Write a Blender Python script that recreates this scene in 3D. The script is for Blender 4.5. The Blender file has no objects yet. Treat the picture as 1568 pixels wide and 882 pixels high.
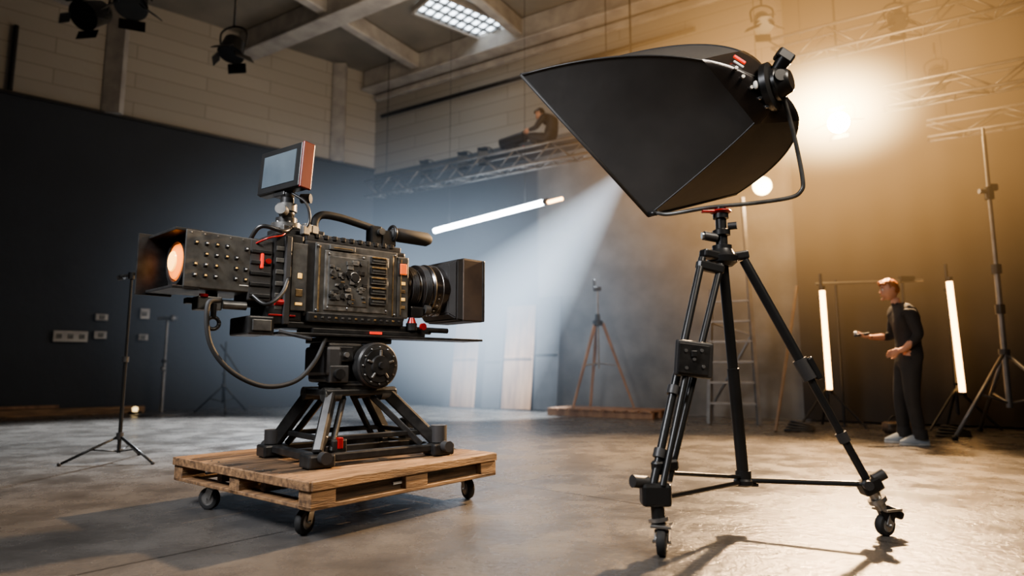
import bpy, bmesh, math, random
from mathutils import Vector, Matrix, Euler
RND = random.Random(7)
V = Vector
scene = bpy.context.scene
COL = scene.collection

# ------------------------------------------------------------------ materials
def mat(name, col, rough=.5, metal=0., emis=None, estr=0., col2=None, nscale=6., bump=0., bscale=60., stretch=(1,1,1), coat=0., lo=.35, hi=.65):
    m = bpy.data.materials.new(name); m.use_nodes = True
    nt = m.node_tree; N = nt.nodes; L = nt.links
    b = N['Principled BSDF']
    b.inputs['Roughness'].default_value = rough
    b.inputs['Metallic'].default_value = metal
    b.inputs['Coat Weight'].default_value = coat
    b.inputs['Base Color'].default_value = (*col, 1)
    tc = N.new('ShaderNodeTexCoord'); mp = N.new('ShaderNodeMapping')
    mp.inputs['Scale'].default_value = stretch
    L.new(tc.outputs['Object'], mp.inputs['Vector'])
    c2 = col2 if col2 else tuple(c*.75 for c in col)
    n = N.new('ShaderNodeTexNoise'); n.inputs['Scale'].default_value = nscale; n.inputs['Detail'].default_value = 4
    L.new(mp.outputs[0], n.inputs['Vector'])
    r = N.new('ShaderNodeValToRGB'); r.color_ramp.elements[0].position = lo; r.color_ramp.elements[1].position = hi
    r.color_ramp.elements[0].color = (*c2, 1); r.color_ramp.elements[1].color = (*col, 1)
    L.new(n.outputs['Fac'], r.inputs['Fac']); L.new(r.outputs[0], b.inputs['Base Color'])
    if bump:
        n2 = N.new('ShaderNodeTexNoise'); n2.inputs['Scale'].default_value = bscale; n2.inputs['Detail'].default_value = 3
        L.new(mp.outputs[0], n2.inputs['Vector'])
        bp = N.new('ShaderNodeBump'); bp.inputs['Strength'].default_value = bump; bp.inputs['Distance'].default_value = .01
        L.new(n2.outputs['Fac'], bp.inputs['Height']); L.new(bp.outputs[0], b.inputs['Normal'])
    if emis:
        b.inputs['Emission Color'].default_value = (*emis, 1); b.inputs['Emission Strength'].default_value = estr
    return m

BLK = mat('black_metal', (.036,.035,.034), .34, .35, col2=(.018,.018,.018), nscale=18)
BLK2 = mat('black_plastic', (.036,.035,.035), .45, 0, bump=.1, bscale=200)
TRI = mat('tripod_black', (.020,.020,.020), .35, .3)
RUB = mat('rubber', (.016,.016,.016), .7)
GREY = mat('dark_grey_metal', (.12,.118,.11), .38, .5, col2=(.065,.063,.06), nscale=14)
PANEL = mat('panel_grey', (.18,.172,.16), .42, .45, col2=(.07,.068,.062), nscale=22)
STEEL = mat('steel', (.45,.44,.42), .3, .9)
GOLD = mat('brass', (.40,.28,.14), .35, .8, col2=(.2,.14,.08), nscale=30)
RED = mat('red_anodised', (.30,.012,.010), .35, .2)
REDD = mat('dark_red_frame', (.10,.004,.004), .4, .1)
REDGLOW = mat('red_indicator', (.6,.03,.02), .4, 0, emis=(1,.05,.02), estr=.7)
ORGL = mat('orange_indicator', (.6,.12,.03), .4, 0, emis=(1,.16,.03), estr=.6)
AMB = mat('amber_button', (.8,.5,.15), .4, 0, emis=(1,.55,.15), estr=.6)
WHT = mat('white_print', (.75,.75,.72), .5)
GLASSW = mat('warm_glass', (.8,.25,.05), .15, 0, emis=(1,.22,.02), estr=1.4)
GLASSC = mat('warm_glass_core', (1,.6,.2), .15, 0, emis=(1,.45,.08), estr=2.6)
SCREEN = mat('monitor_screen', (.07,.085,.095), .12, 0, emis=(.55,.68,.78), estr=.07, col2=(.04,.05,.06), nscale=2)
HOODP = mat('hood_plate', (.15,.115,.09), .42, .3, col2=(.10,.08,.07))
LENSG = mat('lens_black', (.035,.030,.028), .22, .4, coat=.5)
WOOD = mat('pallet_wood', (.29,.170,.085), .6, 0, col2=(.075,.044,.025), nscale=5, bump=.5, bscale=30, stretch=(.6,7,7), lo=.32, hi=.70)
WOODD = mat('pallet_wood_stained', (.14,.088,.052), .5, 0, col2=(.022,.017,.013), nscale=4, bump=.5, bscale=30, stretch=(.6,6,6), lo=.38, hi=.62)
PLY = mat('plywood', (.26,.15,.085), .65, 0, col2=(.15,.08,.045), nscale=3, stretch=(3,3,.4))
POLE = mat('pole_brown', (.12,.075,.045), .6)
FABRIC = mat('softbox_fabric', (.050,.047,.044), .6, 0, col2=(.036,.034,.032), nscale=3, bump=.35, bscale=7)
DIFF = mat('diffuser_cloth', (.8,.78,.72), .9)
WHITEP = mat('painted_steel_white', (.38,.355,.32), .55, 0, col2=(.27,.25,.23), nscale=3)
ALU = mat('truss_aluminium', (.20,.19,.18), .42, .6)
STANDM = mat('stand_grey_metal', (.24,.23,.22), .4, .7)
TUBEW = mat('led_tube_warm', (1,.8,.5), .4, 0, emis=(1,.54,.20), estr=12)
TUBEC = mat('led_tube_cool', (1,1,1), .4, 0, emis=(.80,.91,1), estr=24)
LAMPF = mat('lamp_face', (1,.9,.7), .4, 0, emis=(1,.78,.42), estr=90)
BULB = mat('bulb_glow', (1,.9,.7), .4, 0, emis=(1,.74,.36), estr=12)
LANT = mat('lantern_glow', (1,.9,.7), .4, 0, emis=(1,.74,.36), estr=2)
SKYL = mat('skylight_panel', (1,1,1), .4, 0, emis=(.78,.89,1), estr=5)

# ------------------------------------------------------------------ geometry kit
def crom(pts, n=8):
    pts = [V(p) for p in pts]; out = []
    P = [pts[0]*2-pts[1]] + pts + [pts[-1]*2-pts[-2]]
    for i in range(1, len(P)-2):
        for j in range(n):
            t = j/n
            a, b, c, d = P[i-1], P[i], P[i+1], P[i+2]
            out.append(.5*((2*b)+(c-a)*t+(2*a-5*b+4*c-d)*t*t+(3*b-a-3*c+d)*t**3))
    out.append(pts[-1]); return out

class Kit:
    def __init__(s, name, loc=(0,0,0), yaw=0):
        s.root = bpy.data.objects.new(name, None); COL.objects.link(s.root)
        s.root.location = loc; s.root.rotation_euler = (0,0,math.radians(yaw)); s.root.empty_display_size = .1
        s.parts = {}
    def add(s, part, m, tmp, M=None):
        if M is not None: bmesh.ops.transform(tmp, matrix=M, verts=tmp.verts)
        me = bpy.data.meshes.new('t'); tmp.to_mesh(me); tmp.free()
        k = (part, m.name)
        if k not in s.parts: s.parts[k] = bmesh.new()
        s.parts[k].from_mesh(me); bpy.data.meshes.remove(me)
    def box(s, part, m, c, size, rot=(0,0,0), bevel=.004, seg=2, M=None):
        b = bmesh.new(); bmesh.ops.create_cube(b, size=1)
        bmesh.ops.scale(b, vec=size, verts=b.verts)
        bv = min(bevel, min(size)*.45)
        if bv > 0: bmesh.ops.bevel(b, geom=list(b.edges), offset=bv, segments=seg, affect='EDGES', profile=.5)
        T = Matrix.Translation(V(c)) @ Euler([math.radians(a) for a in rot]).to_matrix().to_4x4()
        if M is not None: T = M @ T
        s.add(part, m, b, T)
    def beam(s, part, m, p1, p2, w, h, bevel=.003):
        p1, p2 = V(p1), V(p2); d = p2-p1; z = d.normalized()
        x = z.cross(V((0,0,1)))
        if x.length < 1e-3: x = V((1,0,0))
        x.normalize(); y = z.cross(x)
        M = Matrix((x, y, z)).transposed().to_4x4(); M.translation = (p1+p2)/2
        b = bmesh.new(); bmesh.ops.create_cube(b, size=1); bmesh.ops.scale(b, vec=(w,h,d.length), verts=b.verts)
        if bevel: bmesh.ops.bevel(b, geom=list(b.edges), offset=min(bevel,min(w,h)*.4), segments=1, affect='EDGES')
        s.add(part, m, b, M)
    def lathe(s, part, m, p, axis, prof, seg=28):
        z = V(axis).normalized(); q = V((0,0,1)).rotation_difference(z)
        b = bmesh.new(); rings = []
        for (h, r) in prof:
            if r < 1e-5: rings.append([b.verts.new((0,0,h))])
            else: rings.append([b.verts.new((r*math.cos(2*math.pi*i/seg), r*math.sin(2*math.pi*i/seg), h)) for i in range(seg)])
        for a, c in zip(rings, rings[1:]):
            for i in range(seg):
                j = (i+1) % seg
                if len(a) == 1 and len(c) > 1: b.faces.new((a[0], c[i], c[j])) 
                elif len(c) == 1 and len(a) > 1: b.faces.new((a[j], a[i], c[0]))
                elif len(a) > 1: b.faces.new((a[i], a[j], c[j], c[i]))
        for f in b.faces: f.smooth = True
        if len(rings[0]) > 1: b.faces.new(rings[0][::-1])
        if len(rings[-1]) > 1: b.faces.new(rings[-1])
        bmesh.ops.recalc_face_normals(b, faces=b.faces)
        for e in b.edges:
            if len(e.link_faces) == 2 and e.calc_face_angle(0) > .6: e.smooth = False
        M = q.to_matrix().to_4x4(); M.translation = V(p)
        s.add(part, m, b, M)
    def cyl(s, part, m, p1, p2, r, r2=None, seg=20):
        d = V(p2)-V(p1); s.lathe(part, m, p1, d, [(0, r), (d.length, r if r2 is None else r2)], seg)
    def tube(s, part, m, pts, r, n=8, seg=10, smooth=True):
        P = crom(pts, n) if smooth else [V(p) for p in pts]
        b = bmesh.new(); rings = []; up = None
        for i, p in enumerate(P):
            t = (P[min(i+1,len(P)-1)]-P[max(i-1,0)]).normalized()
            if up is None:
                up = t.cross(V((0,0,1)));
                if up.length < .05: up = t.cross(V((1,0,0)))
                up.normalize()
            up = (up - t*up.dot(t)).normalized(); w = t.cross(up)
            rings.append([b.verts.new(p+r*(math.cos(2*math.pi*k/seg)*up+math.sin(2*math.pi*k/seg)*w)) for k in range(seg)])
        for a, c in zip(rings, rings[1:]):
            for k in range(seg):
                f = b.faces.new((a[k], a[(k+1)%seg], c[(k+1)%seg], c[k])); f.smooth = True
        b.faces.new(rings[0][::-1]); b.faces.new(rings[-1]); bmesh.ops.recalc_face_normals(b, faces=b.faces)
        s.add(part, m, b)
    def ball(s, part, m, c, r, sc=(1,1,1), u=20, v=12):
        b = bmesh.new(); bmesh.ops.create_uvsphere(b, u_segments=u, v_segments=v, radius=r)
        bmesh.ops.scale(b, vec=sc, verts=b.verts)
        for f in b.faces: f.smooth = True
        s.add(part, m, b, Matrix.Translation(V(c)))
    def hull(s, part, m, pts, bevel=.004):
        b = bmesh.new(); vs = [b.verts.new(p) for p in pts]
        bmesh.ops.convex_hull(b, input=vs)
        bmesh.ops.dissolve_limit(b, angle_limit=.03, verts=b.verts, edges=b.edges)
        if bevel: bmesh.ops.bevel(b, geom=list(b.edges), offset=bevel, segments=2, affect='EDGES')
        s.add(part, m, b)
    def torus(s, part, m, c, axis, R, r, seg=32, rs=10):
        z = V(axis).normalized(); q = V((0,0,1)).rotation_difference(z)
        P = [V(c)+q@V((R*math.cos(2*math.pi*i/seg), R*math.sin(2*math.pi*i/seg), 0)) for i in range(seg+1)]
        s.tube(part, m, P, r, seg=rs, smooth=False)
    def done(s):
        for (part, mn), b in s.parts.items():
            me = bpy.data.meshes.new(part); b.to_mesh(me); b.free()
            me.materials.append(bpy.data.materials[mn])
            o = bpy.data.objects.new(part if sum(1 for k in s.parts if k[0]==part)==1 else part+'_'+mn, me)
            COL.objects.link(o); o.parent = s.root
        return s.root

def simple(name, verts, faces, m, smooth=False):
    me = bpy.data.meshes.new(name); me.from_pydata([tuple(v) for v in verts], [], faces); me.update()
    me.materials.append(m); o = bpy.data.objects.new(name, me); COL.objects.link(o)
    if smooth:
        for p in me.polygons: p.use_smooth = True
    return o

# ------------------------------------------------------------------ room
CORNER = V((-3.4, 15.3, 0)); DL = V((-.777, -.629, 0)); DR = V((.848, -.53, 0)).normalized()
CZ = 8.1

def floor_mat():
    m = bpy.data.materials.new('concrete_floor'); m.use_nodes = True
    nt = m.node_tree; N = nt.nodes; L = nt.links; b = N['Principled BSDF']
    tc = N.new('ShaderNodeTexCoord')
    def noise(s, d=6, r=.6):
        n = N.new('ShaderNodeTexNoise'); n.inputs['Scale'].default_value = s; n.inputs['Detail'].default_value = d; n.inputs['Roughness'].default_value = r
        L.new(tc.outputs['Object'], n.inputs['Vector']); return n
    a = noise(.45, 4); c = noise(2.6, 7, .62); g2 = noise(22, 5, .7)
    r1 = N.new('ShaderNodeValToRGB'); r1.color_ramp.elements[0].color = (.066,.061,.056,1); r1.color_ramp.elements[1].color = (.106,.097,.088,1)
    r1.color_ramp.elements[0].position = .35; r1.color_ramp.elements[1].position = .65
    L.new(a.outputs['Fac'], r1.inputs['Fac'])
    r2 = N.new('ShaderNodeValToRGB'); r2.color_ramp.elements[0].color = (.72,.72,.72,1); r2.color_ramp.elements[1].color = (1.12,1.12,1.12,1)
    r2.color_ramp.elements[0].position = .34; r2.color_ramp.elements[1].position = .62
    L.new(c.outputs['Fac'], r2.inputs['Fac'])
    mx = N.new('ShaderNodeMixRGB'); mx.blend_type = 'MULTIPLY'; mx.inputs[0].default_value = .85
    L.new(r1.outputs[0], mx.inputs[1]); L.new(r2.outputs[0], mx.inputs[2])
    def joint(n, off, per):
        d = N.new('ShaderNodeVectorMath'); d.operation = 'DOT_PRODUCT'; d.inputs[1].default_value = n
        L.new(tc.outputs['Object'], d.inputs[0])
        s = N.new('ShaderNodeMath'); s.operation = 'SUBTRACT'; s.inputs[1].default_value = off; L.new(d.outputs['Value'], s.inputs[0])
        p = N.new('ShaderNodeMath'); p.operation = 'PINGPONG'; p.inputs[1].default_value = per/2; L.new(s.outputs[0], p.inputs[0])
        g = N.new('ShaderNodeMath'); g.operation = 'LESS_THAN'; g.inputs[1].default_value = .006; L.new(p.outputs[0], g.inputs[0]); return g
    j1 = joint((.649,.760,0), 3.495, 4.2); j2 = joint((.760,-.649,0), 1.9-4.9, 6.5)
    jm = N.new('ShaderNodeMath'); jm.operation = 'MAXIMUM'; L.new(j1.outputs[0], jm.inputs[0]); L.new(j2.outputs[0], jm.inputs[1])
    mj = N.new('ShaderNodeMixRGB'); mj.inputs[2].default_value = (.015,.013,.011,1)
    L.new(jm.outputs[0], mj.inputs[0]); L.new(mx.outputs[0], mj.inputs[1]); L.new(mj.outputs[0], b.inputs['Base Color'])
    rr = N.new('ShaderNodeMapRange'); rr.inputs['From Min'].default_value = .35; rr.inputs['From Max'].default_value = .65
    rr.inputs['To Min'].default_value = .17; rr.inputs['To Max'].default_value = .36
    L.new(c.outputs['Fac'], rr.inputs['Value']); L.new(rr.outputs[0], b.inputs['Roughness'])
    m2 = N.new('ShaderNodeMath'); m2.operation = 'MULTIPLY'; m2.inputs[1].default_value = 2.0; L.new(g2.outputs['Fac'], m2.inputs[0])
    ad = N.new('ShaderNodeMath'); ad.operation = 'ADD'; L.new(m2.outputs[0], ad.inputs[0]); L.new(c.outputs['Fac'], ad.inputs[1])
    sj = N.new('ShaderNodeMath'); sj.operation = 'SUBTRACT'; L.new(ad.outputs[0], sj.inputs[0]); L.new(jm.outputs[0], sj.inputs[1])
    bp = N.new('ShaderNodeBump'); bp.inputs['Strength'].default_value = .42; bp.inputs['Distance'].default_value = .010
    L.new(sj.outputs[0], bp.inputs['Height']); L.new(bp.outputs[0], b.inputs['Normal'])
    return m

def wall_mat(name, top, low, zsplit, low2=None, xsplit=None):
    m = bpy.data.materials.new(name); m.use_nodes = True
    nt = m.node_tree; N = nt.nodes; L = nt.links; b = N['Principled BSDF']; b.inputs['Roughness'].default_value = .75
    tc = N.new('ShaderNodeTexCoord'); sp = N.new('ShaderNodeSeparateXYZ'); L.new(tc.outputs['Object'], sp.inputs[0])
    cb = N.new('ShaderNodeCombineXYZ'); L.new(sp.outputs['X'], cb.inputs[0]); L.new(sp.outputs['Z'], cb.inputs[1])
    br = N.new('ShaderNodeTexBrick'); br.inputs['Scale'].default_value = 1; br.inputs['Brick Width'].default_value = 2.6; br.inputs['Row Height'].default_value = .30
    br.inputs['Mortar Size'].default_value = .010; br.inputs['Color1'].default_value = (*top, 1); br.inputs['Color2'].default_value = (*[c*.92 for c in top], 1)
    br.inputs['Mortar'].default_value = (*[c*.68 for c in top], 1); L.new(cb.outputs[0], br.inputs['Vector'])
    n = N.new('ShaderNodeTexNoise'); n.inputs['Scale'].default_value = .7; n.inputs['Detail'].default_value = 5; L.new(tc.outputs['Object'], n.inputs['Vector'])
    lowr = N.new('ShaderNodeValToRGB'); lowr.color_ramp.elements[0].position = .3; lowr.color_ramp.elements[1].position = .7
    lowr.color_ramp.elements[0].color = (*[c*.75 for c in low], 1); lowr.color_ramp.elements[1].color = (*low, 1); L.new(n.outputs['Fac'], lowr.inputs['Fac'])
    lowout = lowr.outputs[0]
    if low2:
        r2 = N.new('ShaderNodeValToRGB'); r2.color_ramp.elements[0].position = .36; r2.color_ramp.elements[1].position = .64
        r2.color_ramp.elements[0].color = (*[c*.55 for c in low2], 1); r2.color_ramp.elements[1].color = (*low2, 1)
        n3 = N.new('ShaderNodeTexNoise'); n3.inputs['Scale'].default_value = 1.4; n3.inputs['Detail'].default_value = 6; L.new(tc.outputs['Object'], n3.inputs['Vector'])
        L.new(n3.outputs['Fac'], r2.inputs['Fac'])
        g = N.new('ShaderNodeMapRange'); g.inputs['From Min'].default_value = xsplit; g.inputs['From Max'].default_value = xsplit+.08; L.new(sp.outputs['X'], g.inputs['Value'])
        mm = N.new('ShaderNodeMixRGB'); L.new(g.outputs[0], mm.inputs[0]); L.new(lowout, mm.inputs[1]); L.new(r2.outputs[0], mm.inputs[2]); lowout = mm.outputs[0]
    gz = N.new('ShaderNodeMath'); gz.operation = 'GREATER_THAN'; gz.inputs[1].default_value = zsplit; L.new(sp.outputs['Z'], gz.inputs[0])
    mz = N.new('ShaderNodeMixRGB'); L.new(gz.outputs[0], mz.inputs[0]); L.new(lowout, mz.inputs[1]); L.new(br.outputs['Color'], mz.inputs[2])
    L.new(mz.outputs[0], b.inputs['Base Color'])
    bp = N.new('ShaderNodeBump'); bp.inputs['Strength'].default_value = .3; bp.inputs['Distance'].default_value = .03
    n4 = N.new('ShaderNodeTexNoise'); n4.inputs['Scale'].default_value = 6; n4.inputs['Detail'].default_value = 4; L.new(tc.outputs['Object'], n4.inputs['Vector'])
    L.new(n4.outputs['Fac'], bp.inputs['Height']); L.new(bp.outputs[0], b.inputs['Normal'])
    return m

def slab_wall(name, origin, d, length, m, inward):
    ang = math.atan2(d.y, d.x)
    t = .3
    sgn = 1 if inward > 0 else -1
    y0, y1 = (0, -t*sgn)
    vs = [(x, y, z) for z in (0, CZ+.3) for (x, y) in ((0,y0),(length,y0),(length,y1),(0,y1))]
    o = simple(name, vs, [(0,1,2,3),(4,5,6,7),(0,1,5,4),(1,2,6,5),(2,3,7,6),(3,0,4,7)], m)
    o.location = origin; o.rotation_euler = (0,0,ang)
    b = bmesh.new(); b.from_mesh(o.data); bmesh.ops.recalc_face_normals(b, faces=b.faces); b.to_mesh(o.data); b.free()
    return o

fl = simple('floor', [(-16,-6,0),(16,-6,0),(16,18,0),(-16,18,0),(-16,-6,-.2),(16,-6,-.2),(16,18,-.2),(-16,18,-.2)],
            [(0,1,2,3),(7,6,5,4),(0,4,5,1),(1,5,6,2),(2,6,7,3),(3,7,4,0)], floor_mat())
ceil = simple('ceiling', [(-16,-6,CZ),(16,-6,CZ),(16,18,CZ),(-16,18,CZ),(-16,-6,CZ+.2),(16,-6,CZ+.2),(16,18,CZ+.2),(-16,18,CZ+.2)],
            [(3,2,1,0),(4,5,6,7),(0,1,5,4),(1,2,6,5),(2,3,7,6),(3,0,4,7)], mat('ceiling_plaster', (.22,.195,.16), .8, col2=(.16,.145,.12), nscale=1))
slab_wall('wall_left', CORNER, DL, 17, wall_mat('wall_left_paint', (.33,.30,.255), (.034,.040,.050), 5.65), 1)
slab_wall('wall_right', CORNER, DR, 20, wall_mat('wall_right_paint', (.27,.25,.22), (.034,.038,.044), 5.55, (.145,.137,.126), 4.6), -1)

k = Kit('ceiling_beams')
NR = V((DR.y, -DR.x, 0));  NR = NR if NR.y < 0 else -NR
NL = V((-DL.y, DL.x, 0)); NL = NL if NL.x > 0 else -NL
for off in (.25, 3.0, 6.2, 9.5):
    a = CORNER + NR*off - DR*9; b_ = CORNER + NR*off + DR*19
    w = (a-CORNER).dot(NL); dr = DR.dot(NL); s0 = -w/dr
    a = a + DR*(s0+.03)
    k.beam('beam_long', WHITEP, a+V((0,0,CZ-.26)), b_+V((0,0,CZ-.26)), .30, .5, .02)
    k.beam('beam_long_flange', WHITEP, a+V((0,0,CZ-.5)), b_+V((0,0,CZ-.5)), .42, .05, .01)
for off in (1.6, 4.4, 7.2, 10.4):
    a = CORNER + DR*off + NR*.05; b_ = a + NR*13
    k.beam('beam_cross', WHITEP, a+V((0,0,CZ-.2)), b_+V((0,0,CZ-.2)), .22, .36, .02)
k.done()
k = Kit('trim_left')
for s_, w_, z0 in ((5.55,.35,5.65),(1.0,.3,5.65)):
    p = CORNER + DL*s_
    k.beam('pilaster', WHITEP, p+NL*.08+V((0,0,z0)), p+NL*.08+V((0,0,CZ-.02)), w_, .14)
p = CORNER + DL*7.1
k.cyl('conduit', BLK, p+NL*.06+V((0,0,5.7)), p+NL*.06+V((0,0,6.9)), .04)
k.beam('ledge', BLK2, CORNER+NL*.04+V((0,0,5.65)), CORNER+DL*16+NL*.04+V((0,0,5.65)), .06, .05)
k.done()
k = Kit('trim_right')
k.tube('cable_pipe', BLK, [CORNER+DR*.3+NR*.1+V((0,0,6.95)), CORNER+DR*8+NR*.1+V((0,0,6.95))], .045, smooth=False)
k.beam('ledge', WHITEP, CORNER+DR*.1+NR*.08+V((0,0,7.45)), CORNER+DR*18+NR*.08+V((0,0,7.45)), .12, .12)
k.done()
k = Kit('window_1', (-.9, 12.5, CZ-.05), math.degrees(math.atan2(.629,.777)))
k.box('glass', SKYL, (0,0,0), (2.1,.8,.03))
for i in range(12): k.box('grille', GREY, (-1.05+i*.19,0,-.05), (.02,.8,.06), bevel=0)
for i in range(4): k.box('grille', GREY, (0,-.4+i*.266,-.05), (2.1,.02,.06), bevel=0)
for y in (-.43,.43): k.box('frame', WHITEP, (0,y,-.05), (2.2,.06,.14))
for x in (-1.08,1.08): k.box('frame', WHITEP, (x,0,-.05), (.06,.9,.14))
k.done()
DARKSHEET = mat('dark_sheet_cloth', (.026,.022,.019), .85, 0, col2=(.018,.015,.013), nscale=2, bump=.3, bscale=4)  # added dark sheet, its tone stands in for the dimness of the right wall
k = Kit('dark_wall_sheet'); b = bmesh.new(); rows = []
for z in (0.03, 2.6, 5.2, 7.2):
    row = []
    for i in range(241):
        s_ = 9.5+i*.043; off = .28+.012*math.sin(i*.55)*(1-.35*z/7.2)+.03*math.sin(i*.09+z)
        p = CORNER+DR*s_+NR*off; row.append(b.verts.new((p.x,p.y,z)))
    rows.append(row)
for r0, r1 in zip(rows, rows[1:]):
    for i in range(240): f = b.faces.new((r0[i], r0[i+1], r1[i+1], r1[i])); f.smooth = True
k.add('cloth', DARKSHEET, b)
k.cyl('sheet_pipe', TRI, CORNER+DR*9.4+NR*.32+V((0,0,7.22)), CORNER+DR*19.9+NR*.32+V((0,0,7.22)), .04)
k.done()

# ------------------------------------------------------------------ trusses
def truss(name, p1, p2, h=.30, w=.28, hang=True, r=.024):
    k = Kit(name); p1, p2 = V(p1), V(p2); d = (p2-p1).normalized(); sd = d.cross(V((0,0,1))).normalized()
    L = (p2-p1).length; n = max(2, int(L/.38))
    C = [V((0,0,0)), sd*w, V((0,0,h)), sd*w+V((0,0,h))]
    for c in C: k.cyl('chord', ALU, p1+c, p2+c, r, seg=10)
    for i in range(n):
        a = p1+d*(L*i/n); b = p1+d*(L*(i+1)/n)
        for (u, v) in ((0,2),(1,3),(0,1)):
            x, y = (u, v) if i % 2 else (v, u)
            k.cyl('brace', ALU, a+C[x], b+C[y], r*.55, seg=6)
        k.cyl('brace', ALU, a+C[0], a+C[1], r*.55, seg=6)
    if hang:
        for t in (.08, .92):
            q = p1+d*(L*t)+sd*w/2+V((0,0,h)); k.cyl('hoist_cable', TRI, q, V((q.x,q.y,CZ-.01)), .008, seg=6)
    return k
tw = lambda off, along: CORNER+NR*off+DR*along
a = tw(1.0, 1.0); b = tw(1.0, 7.2)
k = truss('lighting_truss', (a.x,a.y,4.55), (b.x,b.y,4.55), .34, .3)
q0 = tw(.85, 4.0)+V((0,0,4.93)); q1 = tw(.85, 6.2)+V((0,0,4.93)); k.beam('service_deck', TRI, q0, q1, .46, .035); k.done()
a = V((4.0,9.35,5.35)); truss('lighting_truss', a, a+DR*5.5, .36, .3).done()
a = V((5.2,8.55,4.35)); truss('lighting_truss', a, a+DR*3.6, .28, .25).done()
a = V((5.9,8.75,4.0)); truss('lighting_truss', a, a+DR*3, .24, .22).done()

def fixture(name, p, aim, r=.14, L=.35, top=None, glow=None):
    k = Kit(name); p = V(p); a = (V(aim)-p).normalized()
    k.lathe('can', TRI, p-a*L*.5, a, [(0,r*.6),(L*.15,r*.85),(L*.8,r),(L,r*1.1)])
    if glow: k.lathe('lamp_face', glow, p+a*L*.5, a, [(0,r*.95),(.02,r*.8),(.03,0)])
    s = a.cross(V((0,0,1))).normalized()
    k.tube('yoke', TRI, [p+s*r*1.15, p+s*r*1.15+V((0,0,r*1.4)), p+V((0,0,r*1.9)), p-s*r*1.15+V((0,0,r*1.4)), p-s*r*1.15], .014)
    for i in range(4):
        q = V((0,0,1)).cross(a).normalized() if i % 2 else a.cross(s)
        q = q*(1 if i < 2 else -1)
        k.beam('barn_door', TRI, p+a*L*.5+q*r*1.05, p+a*L*.5+q*r*1.5+a*.12, r*1.7, .01) 
    if top is not None: k.cyl('hanger', TRI, p+V((0,0,r*1.9)), V((p.x,p.y,top)), .016, seg=8)
    k.done()
LP = V((4.55, 8.55, 4.28))
fixture('spotlight_fixture', LP+V((.12,.17,0)), (-1,2,1), .15, .30, top=CZ-.01, glow=LAMPF)
fixture('spotlight_fixture', (2.05,10.45,4.2), (-1.6,12.3,0), .16, .4, top=CZ-.01, glow=SKYL)
fixture('spotlight_fixture', (-4.15,9.0,5.55), (-4.4,7,0), .17, .3, top=CZ-.01)
fixture('spotlight_fixture', (-5.5,8.7,6.15), (-4,5,0), .2, .5, top=CZ-.01)
fixture('spotlight_fixture', (-6.4,9.2,6.2), (-7,5,3), .2, .5, top=CZ-.01)
fixture('spotlight_fixture', (3.7,8.9,5.9), (3,4,0), .13, .3, top=CZ-.01)
fixture('spotlight_fixture', (6.0,8.6,4.95), (3,4,0), .11, .28, top=5.4)
fixture('spotlight_fixture', (5.3,8.3,5.6), (4,4,0), .12, .3, top=CZ-.01)
for al in (2.4, 3.4, 3.9, 6.5):
    q = tw(.85, al)+V((0,0,5.03)); fixture('stage_light', q, q+NR*1+V((.4,0,-.2)), .12, .32)
k = Kit('tube_light'); p1 = V((-1.62,13.2,3.68)); p2 = V((.56,10.87,3.68)); d = (p2-p1).normalized()
k.cyl('led_tube', TUBEC, p1, p2, .05); k.cyl('end_cap', TRI, p2, p2+d*.08, .055); k.cyl('end_cap', TRI, p1-d*.08, p1, .055)
k.cyl('warm_section', TUBEW, p2+d*.1+V((0,0,-.02)), p2+d*.42+V((0,0,-.02)), .03)
for t in (.15,.85):
    q = p1.lerp(p2,t); k.cyl('cable', TRI, q, V((q.x,q.y,CZ-.01)), .004, seg=6)
k.done()
k = Kit('pendant_bulb'); c = V((3.82,9.5,3.57))
k.ball('globe', BULB, c, .14); k.cyl('socket', TRI, c+V((0,0,.13)), c+V((0,0,.25)), .05); k.cyl('cord', TRI, c+V((0,0,.25)), (c.x,c.y,CZ-.01), .006, seg=6); k.done()

# ------------------------------------------------------------------ cinema camera
k = Kit('cinema_camera', (-.99,3.9,0), 42)
def bx(part, m, x0, x1, y0, y1, z0, z1, bev=.006): k.box(part, m, ((x0+x1)/2,(y0+y1)/2,(z0+z1)/2), (abs(x1-x0),abs(y1-y0),abs(z1-z0)), bevel=bev)
bx('body_shell', BLK, -.36,.31,-.13,.13,1.09,1.53,.015)
bx('body_frame', GREY, -.30,.24,-.142,-.125,1.10,1.52)
bx('side_panel', PANEL, -.245,.175,-.150,-.130,1.13,1.48)
bx('side_panel_inner', GREY, -.225,.03,-.156,-.14,1.16,1.45)
bx('trim_strip', GOLD, -.282,-.272,-.150,-.12,1.12,1.50,.003); bx('trim_strip', GOLD, .205,.212,-.148,-.12,1.12,1.50,.003)
bx('body_front_plate', GREY, .24,.325,-.145,.135,1.11,1.50,.01)
bx('front_rib', GOLD, .262,.268,-.15,-.14,1.13,1.48,.001)
bx('record_lamp', ORGL, .255,.305,-.156,-.14,1.385,1.455)
bx('record_lamp_rim', BLK, .245,.315,-.150,-.14,1.375,1.465)
for i in range(4): bx('front_buttons', AMB if i%2 else GOLD, .268,.296,-.152,-.14,1.17+i*.05,1.19+i*.05,.002)
for i in range(5):
    z = 1.18+i*.062
    bx('vent', BLK, .045,.155,-.162,-.14,z,z+.045,.003); bx('vent_lip', GOLD, .05,.15,-.168,-.155,z+.036,z+.045,.002); bx('vent_lip_lower', GREY, .05,.15,-.166,-.155,z+.002,z+.008,.001)
    bx('vent_slot', GREY, .06,.14,-.166,-.155,z+.016,z+.026,.001)
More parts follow.
